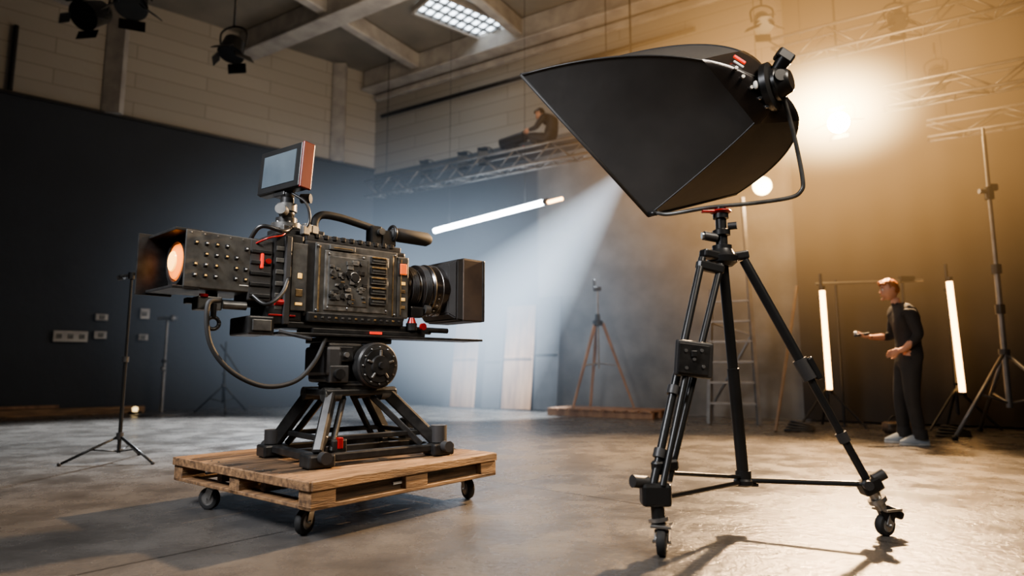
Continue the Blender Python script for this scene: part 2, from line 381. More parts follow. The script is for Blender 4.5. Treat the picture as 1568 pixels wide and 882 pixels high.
for i in range(54):
    x = RND.uniform(-.21,.01); z = RND.uniform(1.18,1.43); t = RND.random()
    if t < .45: s_ = RND.uniform(.008,.022); bx('switches', RND.choice([BLK,GREY,STEEL,PANEL]), x-s_,x+s_,-.166,-.15,z-s_*.6,z+s_*.6,.002)
    elif t < .85: k.cyl('dials', RND.choice([BLK,STEEL,GREY]), (x,-.15,z), (x,-.168,z), RND.uniform(.006,.016), seg=14)
    else: bx('dial_marks', GOLD, x-.012,x+.012,-.16,-.15,z-.003,z+.003,.001)
k.torus('menu_dial', STEEL, (-.06,-.158,1.33), (0,1,0), .032, .006); k.cyl('menu_dial_cap', BLK, (-.06,-.15,1.33), (-.06,-.172,1.33), .024)
for (x,z) in ((-.22,1.46),(.0,1.46),(.16,1.46),(-.22,1.15),(.16,1.15),(-.1,1.15),(-.29,1.13),(-.29,1.5),(.22,1.5),(.22,1.13)): k.cyl('screws', STEEL, (x,-.14,z), (x,-.160,z), .006, seg=8)
bx('top_display', GREY, -.22,-.06,-.16,-.13,1.485,1.515,.003); bx('top_display_marks', GOLD, -.2,-.08,-.163,-.15,1.495,1.50,.001)
bx('chin', BLK, -.34,.29,-.15,.14,1.06,1.12,.01)
for i in range(14): bx('chin_ticks', GOLD if i%3==0 else GREY, -.3+i*.042,-.285+i*.042,-.156,-.14,1.085,1.095,.001)
bx('rear_module', BLK, -.53,-.36,-.125,.12,1.06,1.55,.012)
bx('rear_module_face', GREY, -.435,-.345,-.14,-.12,1.12,1.50,.004)
bx('rear_buttons', AMB, -.40,-.375,-.146,-.13,1.30,1.33,.003); bx('rear_buttons', GOLD, -.41,-.37,-.146,-.13,1.20,1.24,.003); bx('rear_buttons', AMB, -.41,-.37,-.146,-.13,1.15,1.165,.002)
for i in range(6): bx('rear_ribs', GREY, -.52,-.45,-.132,-.12,1.12+i*.065,1.145+i*.065,.003)
bx('rear_column', BLK2, -.475,-.44,-.15,-.11,1.04,1.53,.006)
bx('battery', BLK2, -.66,-.53,-.11,.10,1.16,1.50,.01)
for i in range(5): bx('battery_rib', BLK, -.65,-.54,-.12,-.10,1.18+i*.06,1.20+i*.06,.003)
bx('battery_latch', REDGLOW, -.60,-.585,-.125,-.10,1.34,1.42,.003); k.cyl('battery_port', RED, (-.56,-.10,1.38), (-.56,-.13,1.38), .015)
k.tube('battery_cable', RED, [(-.63,-.1,1.47),(-.58,-.16,1.50),(-.50,-.15,1.53),(-.45,-.1,1.58)], .005)
k.tube('power_cable', BLK, [(-.66,-.05,1.45),(-.62,-.14,1.56),(-.50,-.16,1.55),(-.42,-.08,1.60)], .012)
k.tube('power_cable', BLK, [(-.64,-.10,1.2),(-.58,-.17,1.14),(-.50,-.17,1.2),(-.45,-.14,1.3)], .011)
M = Matrix.Translation(V((-.984,-.137,0))) @ Matrix.Rotation(math.radians(6),4,'Z')
def lb(part, m, x0, x1, y0, y1, z0, z1, bev=.006): k.box(part, m, ((x0+x1)/2,(y0+y1)/2,(z0+z1)/2), (abs(x1-x0),abs(y1-y0),abs(z1-z0)), bevel=bev, M=M)
lb('lamp_housing', GREY, .06,.40,0,.36,1.20,1.50,.012)
lb('lamp_housing_side', GREY, .0,.385,-.006,.004,1.205,1.495,.004)
lb('hood_top', BLK, -.05,.08,.0,.37,1.485,1.50,.003); lb('hood_bottom', BLK, -.05,.08,.0,.37,1.195,1.21,.003)
lb('hood_far', BLK, -.10,.08,.355,.37,1.185,1.51,.003); lb('hood_near', BLK, .0,.08,-.004,.010,1.195,1.50,.003)
lb('lamp_mouth', BLK, .055,.075,.01,.35,1.21,1.49,.002)
o = M @ V((.05,.17,1.35)); ax = (M.to_3x3() @ V((-1,0,0)))
k.lathe('lamp_bezel', BLK, o, ax, [(0,.125),(.03,.125),(.03,.105),(.01,.10)]); k.lathe('lamp_glass', GLASSW, o, ax, [(0,.105),(.03,.09),(.045,.05),(.05,0)]); k.lathe('lamp_core', GLASSC, o+ax*.035, ax, [(0,.06),(.015,.05),(.02,0)])
for r_ in range(4):
    for c_ in range(6):
        if (r_*6+c_) in (3,9,12,17,22): continue
        x = .05+c_*.052; z = 1.27+r_*.055
        lb('keypad', BLK, x-.010,x+.010,-.015,-.003,z-.010,z+.010,.003)
        lb('keypad_legend', (AMB if (r_+c_)%2 else WHT), x-.005,x+.005,-.018,-.012,z-.003,z+.004,.001)
lb('lamp_badge', WHT, .28,.33,-.008,-.003,1.235,1.241,.001); lb('lamp_badge', RED, .36,.385,-.010,.0,1.36,1.39,.002)
for c_ in range(6): lb('lamp_side_screw', STEEL, .02+c_*.066,.028+c_*.066,-.008,0,1.478,1.486,.001)
bx('lamp_arm', BLK, -.93,-.55,-.02,.04,1.135,1.165,.004); k.cyl('lamp_arm_post', BLK, (-.80,.02,1.15), (-.80,.02,1.22), .03)
bx('lamp_arm_clamp', GREY, -.90,-.78,-.10,.0,1.10,1.17); k.cyl('lamp_arm_knob', RED, (-.87,-.09,1.165), (-.87,-.09,1.18), .022); k.cyl('lamp_arm_grip', GREY, (-.78,-.1,1.13), (-.66,-.1,1.13), .022)
k.cyl('hook', BLK, (-.83,-.13,1.13), (-.83,-.13,1.06), .014); k.torus('hook_ring', BLK, (-.83,-.13,1.03), (0,1,0), .03, .01)
k.tube('cable_loop', RUB, [(-.80,-.13,1.15),(-.865,-.15,1.12),(-.845,-.15,.93),(-.74,-.16,.79),(-.57,-.17,.71),(-.40,-.17,.735),(-.29,-.16,.84),(-.23,-.14,.95),(-.2,-.1,1.0)], .013)
bx('base_plate', BLK, -.44,.50,-.12,.12,1.025,1.06,.006); bx('dovetail_plate', BLK, -.50,.92,-.16,.06,.985,1.0,.004); bx('dovetail_rail', BLK, -.30,.46,-.14,.08,1.0,1.03,.006)
for y in (-.10,.10): k.cyl('rod', BLK, (-.66,y,1.05), (.66,y,1.05), .017)
bx('rear_clamp', BLK, -.66,-.52,-.15,.14,.98,1.08,.01); bx('rear_clamp_face', GREY, -.64,-.54,-.16,-.14,1.0,1.06,.004)
bx('rear_bracket', BLK, -.56,-.44,-.13,.12,1.04,1.15,.01); k.cyl('rear_knob', RED, (-.52,-.13,1.16), (-.47,-.13,1.16), .018)
bx('rear_knob_bar', RED, -.55,-.40,-.135,-.12,1.085,1.095,.002)
k.cyl('quick_lever', BLK, (-.50,-.16,1.0), (-.36,-.26,.96), .010)
bx('red_label', REDGLOW, .05,.13,-.165,-.155,1.005,1.02,.001)
k.cyl('front_knob', RED, (.36,-.13,1.085), (.36,-.13,1.12), .030, .018); k.cyl('front_knob_base', BLK, (.36,-.13,1.04), (.36,-.13,1.085), .035); k.cyl('front_knob_side', RED, (.42,-.16,1.065), (.42,-.18,1.065), .022)
bx('top_plate', BLK2, -.34,.29,-.10,.10,1.53,1.565,.006); bx('top_rail', GREY, -.30,.24,-.05,.05,1.56,1.585,.004)
for i in range(10): bx('top_teeth', BLK, -.29+i*.055,-.265+i*.055,-.11,-.08,1.55,1.575,.003)
k.tube('handle', RUB, [(-.235,0,1.585),(-.25,0,1.66),(-.21,0,1.715),(-.10,0,1.72),(.05,0,1.70),(.14,0,1.685)], .024)
bx('handle_front_post', BLK, .11,.19,-.04,.04,1.56,1.70,.012); bx('handle_rear_foot', BLK, -.29,-.20,-.04,.04,1.56,1.61,.01)
k.cyl('handle_lock', GREY, (.17,-.04,1.66), (.17,-.07,1.66), .022)
bx('mic_mount', BLK, .19,.29,-.04,.02,1.58,1.68,.008); k.torus('mic_ring', BLK, (.27,-.02,1.665), (1,0,0), .05, .01)
k.lathe('microphone', RUB, (.255,-.02,1.665), (1,0,0), [(0,.02),(.01,.035),(.06,.046),(.28,.046),(.31,.03),(.315,0)])
bx('arm_base', BLK, -.50,-.32,-.08,.08,1.54,1.59,.008)
k.cyl('arm_disc', GREY, (-.42,0,1.59), (-.42,0,1.625), .085); k.cyl('arm_disc', BLK, (-.42,0,1.625), (-.42,0,1.66), .06)
k.ball('arm_ball', BLK, (-.42,0,1.69), .045); k.cyl('arm_collar', GREY, (-.42,0,1.70), (-.42,0,1.745), .055); k.cyl('arm_collar', BLK, (-.42,0,1.745), (-.42,0,1.78), .038)
k.ball('arm_ball', BLK, (-.42,0,1.80), .04); k.cyl('arm_knob', BLK, (-.36,-.05,1.78), (-.32,-.09,1.78), .028); k.cyl('arm_knob', GREY, (-.46,-.05,1.69), (-.50,-.10,1.69), .03)
for i in range(7):
    an = i*.9; k.cyl('arm_bolts', STEEL, (-.42+.07*math.cos(an),.07*math.sin(an),1.62), (-.42+.07*math.cos(an),.07*math.sin(an),1.635), .008, seg=8)
for (x,y,z) in ((-.34,-.1,1.6),(-.29,-.08,1.6),(-.47,-.11,1.57),(-.36,-.12,1.58)): k.box('arm_clutter', GREY, (x,y,z), (.05,.03,.05), rot=(0,0,20), bevel=.005)
k.tube('arm_cable', BLK, [(-.42,-.06,1.80),(-.36,-.12,1.74),(-.34,-.13,1.64),(-.38,-.12,1.55)], .008)
M2 = Matrix.Translation(V((-.428,.027,1.947))) @ Matrix.Rotation(math.radians(-76.6),4,'Z') @ Matrix.Rotation(math.radians(-4),4,'X')
def mb(part, m, c, s_, bev=.006): k.box(part, m, c, s_, bevel=bev, M=M2)
mb('monitor_case', BLK, (0,0,0), (.40,.07,.27), .012); mb('monitor_red_frame', REDD, (.194,.0,0), (.020,.076,.275), .006); mb('monitor_bezel', TRI, (0,-.037,0), (.385,.012,.26), .004)
mb('monitor_screen', SCREEN, (.0,-.0445,.0), (.30,.004,.19), .0); mb('monitor_foot', BLK, (0,0,-.145), (.10,.06,.03))
lc = V((.32,0,1.32))
k.lathe('lens_barrel', LENSG, lc, (1,0,0), [(0,.115),(.02,.13),(.035,.13),(.04,.142),(.10,.142),(.105,.134),(.12,.134),(.125,.158),(.19,.158),(.20,.170),(.30,.172),(.36,.165)], 48)
for dx in (.045,.055,.065,.075,.085,.135,.145,.155,.165,.175): k.torus('focus_ribs', BLK2, lc+V((dx,0,0)), (1,0,0), .144 if dx<.1 else .160, .0035, 48, 6)
k.torus('lens_ring', GOLD, lc+V((.205,0,0)), (1,0,0), .170, .003, 48, 6); k.torus('lens_ring', STEEL, lc+V((.112,0,0)), (1,0,0), .135, .003, 48, 6); k.torus('lens_ring', STEEL, lc+V((.26,0,0)), (1,0,0), .172, .002, 48, 6)
for i in range(12):
    an = math.radians(195+i*8); k.box('lens_scale', WHT if i%2 else GOLD, lc+V((.23,.172*math.cos(an),.172*math.sin(an))), (.010,.004,.004), bevel=0)
k.box('lens_motor', BLK, (.40,-.10,1.16), (.10,.07,.07), bevel=.01); k.cyl('lens_motor_gear', GREY, (.46,-.12,1.18), (.50,-.12,1.18), .03)
def fr(x, hy, z0, z1): return [(x,-hy,z0),(x,hy,z0),(x,hy,z1),(x,-hy,z1)]
k.hull('matte_box_rear', BLK2, fr(.62,.16,1.16,1.49)+fr(.67,.192,1.125,1.525), .008)
k.hull('matte_box_body', BLK2, fr(.67,.192,1.125,1.525)+fr(.73,.20,1.115,1.535), .006)
for (c, s_) in (((.80,-.195,1.325),(.17,.014,.41)),((.80,.195,1.325),(.17,.014,.41)),((.80,0,1.53),(.17,.40,.014)),((.80,0,1.12),(.17,.40,.014))):
    k.box('hood_walls', HOODP if abs(c[1]) > .1 else BLK2, c, s_, bevel=.005)
k.box('hood_rim', BLK, (.887,-.198,1.325), (.02,.02,.42), bevel=.006); k.box('hood_rim', BLK, (.887,.198,1.325), (.02,.02,.42), bevel=.006)
k.lathe('front_glass', LENSG, (.735,0,1.325), (1,0,0), [(0,.14),(.01,.13),(.03,.06),(.035,0)])
k.done()

# ------------------------------------------------------------------ pan/tilt head and pedestal
k = Kit('camera_pedestal', (-.99,3.9,0), 42)
bx('head_top_plate', BLK, -.22,.22,-.13,.13,.950,.982,.006)
bx('head_body', BLK, -.20,.03,-.13,.13,.72,.955,.02); bx('head_yoke', BLK2, -.22,-.12,-.16,.14,.76,.93,.02)
bx('head_block', BLK, -.19,-.05,-.155,-.12,.84,.93,.008); bx('head_block', BLK2, -.20,-.08,-.165,-.12,.72,.82,.008)
k.lathe('tilt_drum', BLK, (.08,.13,.82), (0,-1,0), [(0,.10),(.02,.125),(.26,.125),(.27,.12),(.28,.135),(.34,.135),(.35,.125)], 40)
k.lathe('tilt_wheel', BLK, (.08,-.215,.82), (0,-1,0), [(0,.12),(.01,.12),(.012,.10),(.02,.098),(.02,.06),(.035,.055),(.035,.02),(.05,.018),(.05,0)], 40)
for i in range(12):
    an = i*math.pi/6; c = V((.08+.108*math.cos(an),-.225,.82+.108*math.sin(an))); k.cyl('wheel_studs', STEEL, c, c+V((0,-.012,0)), .005, seg=8)
for i in range(5):
    an = i*2*math.pi/5+.3; k.beam('wheel_spokes', PANEL, (.08+.03*math.cos(an),-.24,.82+.03*math.sin(an)), (.08+.09*math.cos(an),-.24,.82+.09*math.sin(an)), .015, .012)
bx('head_front', BLK, .16,.24,-.08,.10,.78,.94,.015); k.cyl('brake_knob', BLK, (-.15,-.16,.77), (-.15,-.20,.77), .03); k.cyl('brake_knob', STEEL, (-.10,-.15,.88), (-.10,-.175,.88), .015)
k.cyl('pan_base', BLK, (0,0,.68), (0,0,.73), .17); k.cyl('pan_ring', GREY, (0,0,.705), (0,0,.715), .175)
bx('top_frame', BLK, -.22,.24,-.17,.17,.645,.685,.01)
FZ = .30
ft = [(-.32,-.30),(.46,-.30),(.46,.30),(-.32,.30)]; tp = [(-.17,-.13),(.19,-.13),(.19,.13),(-.17,.13)]
for (fx,fy),(tx,ty) in zip(ft, tp):
    k.beam('leg', BLK, (tx,ty,.66), (fx,fy,FZ+.05), .055, .075, .01)
    k.beam('leg_inner', BLK, (tx*.5,ty*.9,.64), (fx*.75,fy*.95,FZ+.05), .03, .035, .006)
    k.box('foot', BLK, (fx,fy,FZ+.020), (.15,.13,.07), bevel=.012); k.cyl('foot_pad', RUB, (fx,fy,.285), (fx,fy,.30), .05)
    k.cyl('foot_knob', BLK2, (fx,fy+(-.06 if fy<0 else .06),FZ+.04), (fx,fy+(-.11 if fy<0 else .11),FZ+.04), .032); k.cyl('leg_hinge', GREY, (tx-.05,ty,.655), (tx+.05,ty,.655), .04)
for i in range(4):
    a, b = ft[i], ft[(i+1)%4]; k.beam('base_rail', BLK, (*a,FZ+.03), (*b,FZ+.03), .06, .045, .008)
    k.beam('upper_rail', BLK, (a[0]*.8,a[1]*.8,FZ+.12), (b[0]*.8,b[1]*.8,FZ+.12), .025, .03, .005)
k.beam('cross_rail', BLK, (-.3,0,FZ+.03), (.44,0,FZ+.03), .05, .04); k.box('latch', RED, (-.19,-.29,FZ+.1), (.03,.03,.06)); k.box('latch_housing', BLK, (-.19,-.27,FZ+.07), (.09,.05,.10), bevel=.01)
k.box('side_handle', BLK, (.5,.12,FZ+.1), (.08,.10,.16), bevel=.02); k.cyl('levelling_wheel', BLK2, (.46,-.30,FZ+.06), (.46,-.30,FZ+.16), .05)
k.cyl('levelling_wheel', BLK2, (-.32,.30,FZ+.06), (-.32,.30,FZ+.14), .05)
k.done()

# ------------------------------------------------------------------ casters + pallet dolly
def caster(k, x, y, ztop, r, yaw, w=.035, brake=False):
    a = math.radians(yaw); f = V((math.cos(a),math.sin(a),0)); s_ = V((-f.y,f.x,0)); c = V((x,y,r)) - f*.02
    k.box('caster_plate', STEEL, (x,y,ztop-.006), (.10,.09,.012), rot=(0,0,yaw), bevel=.002)
    k.cyl('caster_swivel', STEEL, (x,y,ztop-.035), (x,y,ztop-.01), .028)
    for sg in (-1,1):
        q = s_*sg*(w*.5+.008)
        k.beam('caster_fork', STEEL, V((x,y,ztop-.03))+q, c+q, .006, .04, .001)
    k.lathe('caster_tyre', RUB, c-s_*w*.5, s_, [(0,r*.75),(.002,r*.92),(w*.25,r),(w*.75,r),(w-.002,r*.92),(w,r*.75)], 28)
    k.lathe('caster_hub', STEEL, c-s_*(w*.5+.004), s_, [(0,r*.45),(.004,r*.6),(w+.004,r*.6),(w+.008,r*.45)], 20)
    k.cyl('caster_axle', STEEL, c-s_*(w*.5+.02), c+s_*(w*.5+.02), .008, seg=8)
k = Kit('pallet_dolly', (-1.054,4.0,0), 51.5)
HX, HY = .665, .69
nb = 9; bw = 2*HY/nb
for i in range(nb):
    y = -HY+bw*(i+.5)
    k.box('deck_boards', WOODD if i in (2,3,4,5,7) else WOOD, (RND.uniform(-.006,.006),y,.27+RND.uniform(-.002,.002)), (2*HX,bw-.014,.022), bevel=.004)
for x in (-HX+.055,0,HX-.055): k.box('cross_boards', WOOD, (x,0,.247), (.11,2*HY-.01,.024), rot=(0,0,0), bevel=.003)
for x in (-HX+.07,0,HX-.07):
    for y in (-HY+.05,0,HY-.05): k.box('blocks', WOOD, (x,y,.20), (.14 if x else .16,.10,.07), bevel=.004)
for y in (-HY+.05,0,HY-.05): k.box('bottom_boards', WOOD, (0,y,.157), (2*HX,.10,.022), bevel=.004)
for x in (-HX+.05,HX-.05): k.box('bottom_boards', WOOD, (x,0,.157), (.10,2*HY,.020), bevel=.004)
k.box('side_board', WOOD, (0,-HY,.258), (2*HX,.018,.045), bevel=.004)
k.box('side_board', WOOD, (-HX-.004,0,.258), (.018,2*HY,.045), bevel=.004)
k.box('inner_beam', WOODD, (0,-.2,.205), (2*HX-.1,.05,.06)); k.box('inner_beam', WOODD, (0,.25,.205), (2*HX-.1,.05,.06))
k.box('label', WHT, (-.10,-HY+.034,.20), (.08,.004,.014), bevel=0)
k.box('label_back', WOODD, (0,-HY+.045,.205), (1.1,.01,.08), bevel=0)
for x in (-HX+.03,HX-.03,0):
    for i in range(nb):
        for d in (-.04,.04): k.cyl('nails', GREY, (x+.02,-HY+bw*(i+.5)+d,.28), (x+.02,-HY+bw*(i+.5)+d,.2835), .005, seg=6)
for (x,y,w) in ((-.55,-.50,20),(-.57,.40,-60),(.58,-.52,70),(.56,.45,30)): caster(k, x, y, .148, .062, w, .04)
k.done()

# ------------------------------------------------------------------ softbox
k = Kit('softbox')
A,B_,C_,D_ = V((.05,3.35,2.405)), V((.763,3.5,1.65)), V((1.42,3.95,1.90)), V((.66,3.8,2.74))
RG = V((1.327,3.12,2.232)); MC = (A+B_+C_+D_)/4
NN = (RG-MC).normalized()
fac = {0:.80,1:.42,2:.62,3:.74}
corners = [A,B_,C_,D_]
def rod(i, t):
    c = corners[i]; ctrl = RG+(c-MC)*fac[i]-NN*(.05 if i != 1 else .16)
    e = RG+(c-MC).normalized()*.085
    return c*(1-t)**2+ctrl*2*t*(1-t)+e*t*t
ns, nv = 10, 18
b = bmesh.new(); g = []
for j in range(nv+1):
    t = j/nv; row = []
    for i in range(4):
        p, q = rod(i, t), rod((i+1)%4, t)
        for s_ in range(ns):
            u = s_/ns; pt = p.lerp(q, u)
            sag = math.sin(math.pi*u)*.022*math.sin(math.pi*t)
            cen = MC.lerp(RG, t); pt = pt + (cen-pt).normalized()*sag
            row.append(b.verts.new(pt))
    g.append(row)
n = 4*ns
for j in range(nv):
    for i in range(n):
        f = b.faces.new((g[j][i], g[j][(i+1)%n], g[j+1][(i+1)%n], g[j+1][i])); f.smooth = True
for j in range(nv):
    for i in range(4):
        e = b.edges.get((g[j][i*ns], g[j+1][i*ns]))
        if e: e.smooth = False
b.faces.new(g[nv])
bmesh.ops.recalc_face_normals(b, faces=b.faces)
k.add('shell', FABRIC, b)
for i in range(4):
    k.tube('rib_seam', BLK2, [rod(i, t/12) for t in range(13)], .006, n=2, seg=6)
    k.tube('rim_edge', FABRIC, [corners[i], corners[(i+1)%4]], .010, smooth=False)
b = bmesh.new(); vs = [b.verts.new(c.lerp(MC,.03)+NN*.03) for c in corners]; b.faces.new(vs); k.add('front_diffuser', DIFF, b)
k.lathe('speed_ring', TRI, RG-NN*.03, NN, [(0,.10),(.01,.125),(.04,.125),(.05,.10)], 36)
k.lathe('lamp_head', TRI, RG+NN*.0, NN, [(0,.085),(.04,.085),(.055,.07),(.09,.06),(.10,.05),(.10,0)], 32)
sdv = NN.cross(V((0,0,1))).normalized(); upv = sdv.cross(NN)
if upv.z < 0: upv = -upv
k.cyl('rear_knob', TRI, RG+NN*.03+upv*.07, RG+NN*.08+upv*.12, .03, .04); k.box('knob_block', TRI, RG+NN*.08+upv*.13, (.09,.06,.06), rot=(0,35,0), bevel=.012)
pa = rod(0,.86); pb = rod(1,.86)
for u in (.05,.25,.5,.75,.95):
    p = pa.lerp(pb,u)-V((0,.012,0)); k.cyl('ring_bolts', STEEL, p, p-V((0,.02,0)), .009, seg=10)
b = bmesh.new(); g = []
for j in range(7):
    t = .72+.25*j/6; row = []
    for i in range(4):
        p, q = rod(i,t), rod((i+1)%4,t)
        for s_ in range(8):
            pt = p.lerp(q, s_/8); cen = MC.lerp(RG, t); row.append(b.verts.new(pt+(pt-cen).normalized()*(.010)))
    g.append(row)
for j in range(6):
    for i in range(32): f = b.faces.new((g[j][i], g[j][(i+1)%32], g[j+1][(i+1)%32], g[j+1][i])); f.smooth = True
bmesh.ops.recalc_face_normals(b, faces=b.faces); k.add('ring_collar', LENSG, b)
pr = rod(0,.84).lerp(rod(3,.84),.35)+V((0,-.02,.015)); k.box('status_light', REDGLOW, pr, (.07,.012,.016), rot=(0,35,0)); k.box('status_light_white', WHT, pr+V((-.01,-.01,-.03)), (.06,.010,.012), rot=(0,35,0))
pr2 = rod(0,.9).lerp(rod(1,.9),.45)+V((0,-.03,0)); k.ball('status_reflector', WHT, pr2, .014, (1,.6,1.6))
yk = [(.80,3.46,1.655),(.86,3.40,1.635),(1.04,3.30,1.645),(1.25,3.25,1.655),(1.42,3.2,1.67),(1.475,3.18,1.70),(1.483,3.17,1.76),(1.450,3.15,1.94),(1.40,3.12,2.12),(1.36,3.10,2.22),(1.33,3.08,2.25)]
k.tube('yoke_arm', GREY, yk, .011); k.cyl('yoke_knob', TRI, (1.335,3.02,2.25), (1.335,3.11,2.25), .03)
k.tube('yoke_stay', TRI, [(.80,3.46,1.655),(.763,3.5,1.66)], .014, smooth=False)
k.done()

# ------------------------------------------------------------------ rolling tripod stand
k = Kit('rolling_tripod')
T = V((1.10,3.30,1.38)); HUB = V((1.205,3.43,.225))
k.lathe('column', TRI, HUB-V((0,0,.0)), T-HUB, [(0,.030),((T-HUB).length*.5,.030),((T-HUB).length*.5+.001,.026),((T-HUB).length,.026)])
k.lathe('crown', TRI, T-V((0,0,.05)), (0,0,1), [(0,.05),(.02,.075),(.05,.08),(.07,.06),(.09,.05)])
k.box('crown_arm', TRI, T+V((-.06,-.04,0)), (.14,.06,.045), rot=(0,8,20), bevel=.01); k.box('crown_arm', TRI, T+V((.06,-.01,0)), (.14,.06,.045), rot=(0,-8,-5), bevel=.01)
k.lathe('head_post', TRI, T+V((0,0,.03)), (0,0,1), [(0,.05),(.03,.05),(.035,.03),(.08,.03),(.085,.045),(.11,.045),(.12,.028),(.17,.028),(.175,.04),(.2,.04),(.21,.03),(.235,.03)])
k.cyl('head_knob', BLK2, T+V((-.03,-.01,.10)), T+V((-.10,-.02,.11)), .024); k.cyl('head_knob_cap', STEEL, T+V((-.10,-.02,.11)), T+V((-.11,-.02,.11)), .018)
k.cyl('head_knob', BLK2, T+V((.03,-.02,.16)), T+V((.07,-.04,.16)), .02)
k.lathe('red_clamp', RED, T+V((0,0,.230)), (0,0,1), [(0,.04),(.010,.055),(.018,.05),(.022,.03)]); k.box('red_lever', RED, T+V((-.06,-.02,.238)), (.09,.03,.012))
L0 = V((.97,3.22,1.36)); L1 = V((.625,2.92,.29)); I0 = V((1.07,3.24,1.33)); I1 = V((.70,2.95,.30))
k.cyl('leg_left_outer', TRI, L0, L1, .019); k.cyl('leg_left_inner', TRI, I0, I1, .017); 
k.cyl('leg_left_third', TRI, L0.lerp(L1,.5)+V((.035,-.03,0)), L1+V((.035,-.03,0)), .015)
for t in (0.03,.93): k.beam('leg_left_bridge', TRI, L0.lerp(L1,t)-V((.02,0,0)), I0.lerp(I1,t)+V((.02,0,0)), .05, .05, .01)
for t in (.60,.86): k.cyl('leg_clamp', BLK2, L0.lerp(L1,t), L0.lerp(L1,t+.035), .03)
k.box('leg_plate', BLK2, (.855,3.03,.845), (.19,.035,.17), rot=(0,6,15), bevel=.01); k.box('leg_plate_face', BLK, (.85,3.008,.845), (.16,.01,.14), rot=(0,6,15), bevel=.004)
for (dx,dz) in ((-.04,.04),(.04,.04),(-.04,-.04),(.045,-.035),(0,0)): k.cyl('plate_screws', STEEL, (.85+dx,3.005+dx*.25,.845+dz), (.85+dx,2.997+dx*.25,.845+dz), .008, seg=10)
k.box('plate_switch', BLK, (.85,2.998,.87), (.03,.012,.03)); 
k.box('foot_left', TRI, (.635,2.925,.25), (.13,.09,.10), bevel=.015); k.cyl('foot_left_knob', BLK2, (.60,2.93,.30), (.53,2.9,.31), .028)
k.cyl('foot_left_stem', TRI, (.64,2.92,.22), (.645,2.915,.12), .03); k.cyl('foot_left_collar', STEEL, (.643,2.918,.15), (.645,2.916,.135), .045)
R0 = V((1.205,3.28,1.36)); R1 = V((1.72,3.2,.27))
k.cyl('leg_right_upper', TRI, R0, R0.lerp(R1,.52), .025); k.cyl('leg_right_lower', TRI, R0.lerp(R1,.5), R1, .019)
k.cyl('leg_clamp', BLK2, R0.lerp(R1,.47), R0.lerp(R1,.56), .036); k.box('clamp_lever', TRI, R0.lerp(R1,.52)+V((.035,-.02,.01)), (.03,.03,.12), rot=(0,-26,0), bevel=.008)
k.cyl('leg_clamp', BLK2, R0.lerp(R1,.80), R0.lerp(R1,.84), .028)
k.box('foot_right', TRI, (1.735,3.2,.24), (.10,.08,.07), rot=(0,-25,0), bevel=.012); k.cyl('foot_right_knob', BLK2, (1.75,3.19,.27), (1.80,3.18,.30), .026); k.cyl('foot_right_knob', BLK2, (1.70,3.16,.25), (1.69,3.12,.25), .022)
k.cyl('foot_right_stem', STEEL, (1.745,3.2,.22), (1.79,3.21,.13), .026); k.cyl('foot_right_collar', STEEL, (1.765,3.205,.18), (1.775,3.205,.16), .042)
k.cyl('spreader', TRI, (.66,2.94,.34), HUB+V((-.03,-.02,.02)), .010); k.cyl('spreader', TRI, (.68,2.93,.235), HUB+V((-.03,-.02,-.01)), .012); k.cyl('spreader', TRI, HUB, (1.71,3.2,.245), .013)
k.lathe('spreader_hub', TRI, HUB-V((0,0,.03)), (0,0,1), [(0,.035),(.01,.05),(.03,.05),(.04,.04),(.08,.04)])
k.box('hub_plate', BLK2, HUB-V((0,0,.02)), (.14,.05,.02), bevel=.006)
caster(k, .655, 2.90, .13, .058, 70, .04); caster(k, 1.825, 3.225, .13, .052, 20, .04)
k.box('caster_brake', TRI, (1.87,3.24,.10), (.07,.05,.04), rot=(0,20,0), bevel=.01); k.hull('caster_bracket', TRI, [(1.75,3.19,.17),(1.75,3.23,.17),(1.80,3.19,.06),(1.80,3.23,.06),(1.86,3.19,.13),(1.86,3.23,.13),(1.84,3.2,.05)], .004)
k.done()

# ------------------------------------------------------------------ background stands
def mini_stand(name, x, y, h, spread, hub, m, r=.012, rot=0, legs=3, disc=False, top=None, yawhead=0):
    k = Kit(name, (x,y,0))
    k.cyl('post_lower', m, (0,0,hub*.35 if not disc else .02), (0,0,h*.55), r*1.3, seg=12); k.cyl('post_upper', m, (0,0,h*.53), (0,0,h), r, seg=12)
    k.cyl('post_clamp', BLK2, (0,0,h*.53), (0,0,h*.56), r*2.2, seg=12)
    if disc: k.lathe('base_disc', m, (0,0,0), (0,0,1), [(0,spread),(.015,spread),(.03,spread*.3),(.04,0)], 32)
    else:
        k.cyl('hub', BLK2, (0,0,hub-.03), (0,0,hub+.03), r*2.4, seg=12)
        for i in range(legs):
            a = math.radians(rot+i*360/legs); f = V((math.cos(a)*spread, math.sin(a)*spread, r)); k.cyl('leg', m, (0,0,hub), f, r*.9, seg=8)
            k.cyl('leg_brace', m, (0,0,hub*.4), f*.5+V((0,0,hub*.5)), r*.5, seg=6); k.ball('leg_tip', RUB, f, r*1.4, u=10, v=6)
    return k
k = mini_stand('microphone_stand', -3.42, 5.7, 1.62, .42, .22, TRI, .012, rot=-22)
k.cyl('boom_pivot', TRI, (0,0,1.60), (0,0,1.66), .03); k.tube('boom_clip', TRI, [(-.10,-.02,1.62),(0,0,1.64),(.08,0,1.66),(.12,0,1.66)], .012); k.cyl('clip', BLK2, (-.12,0,1.61), (-.07,0,1.62), .024); k.done()
k = mini_stand('light_stand', -6.2, 11.5, 1.72, .42, .2, STANDM, .025, disc=True)
k.box('crossbar', STANDM, (0,0,1.7), (.35,.05,.06)); k.ball('knob', STANDM, (.12,-.05,1.7), .06); k.ball('knob', STANDM, (0,-.03,.8), .05); k.done()
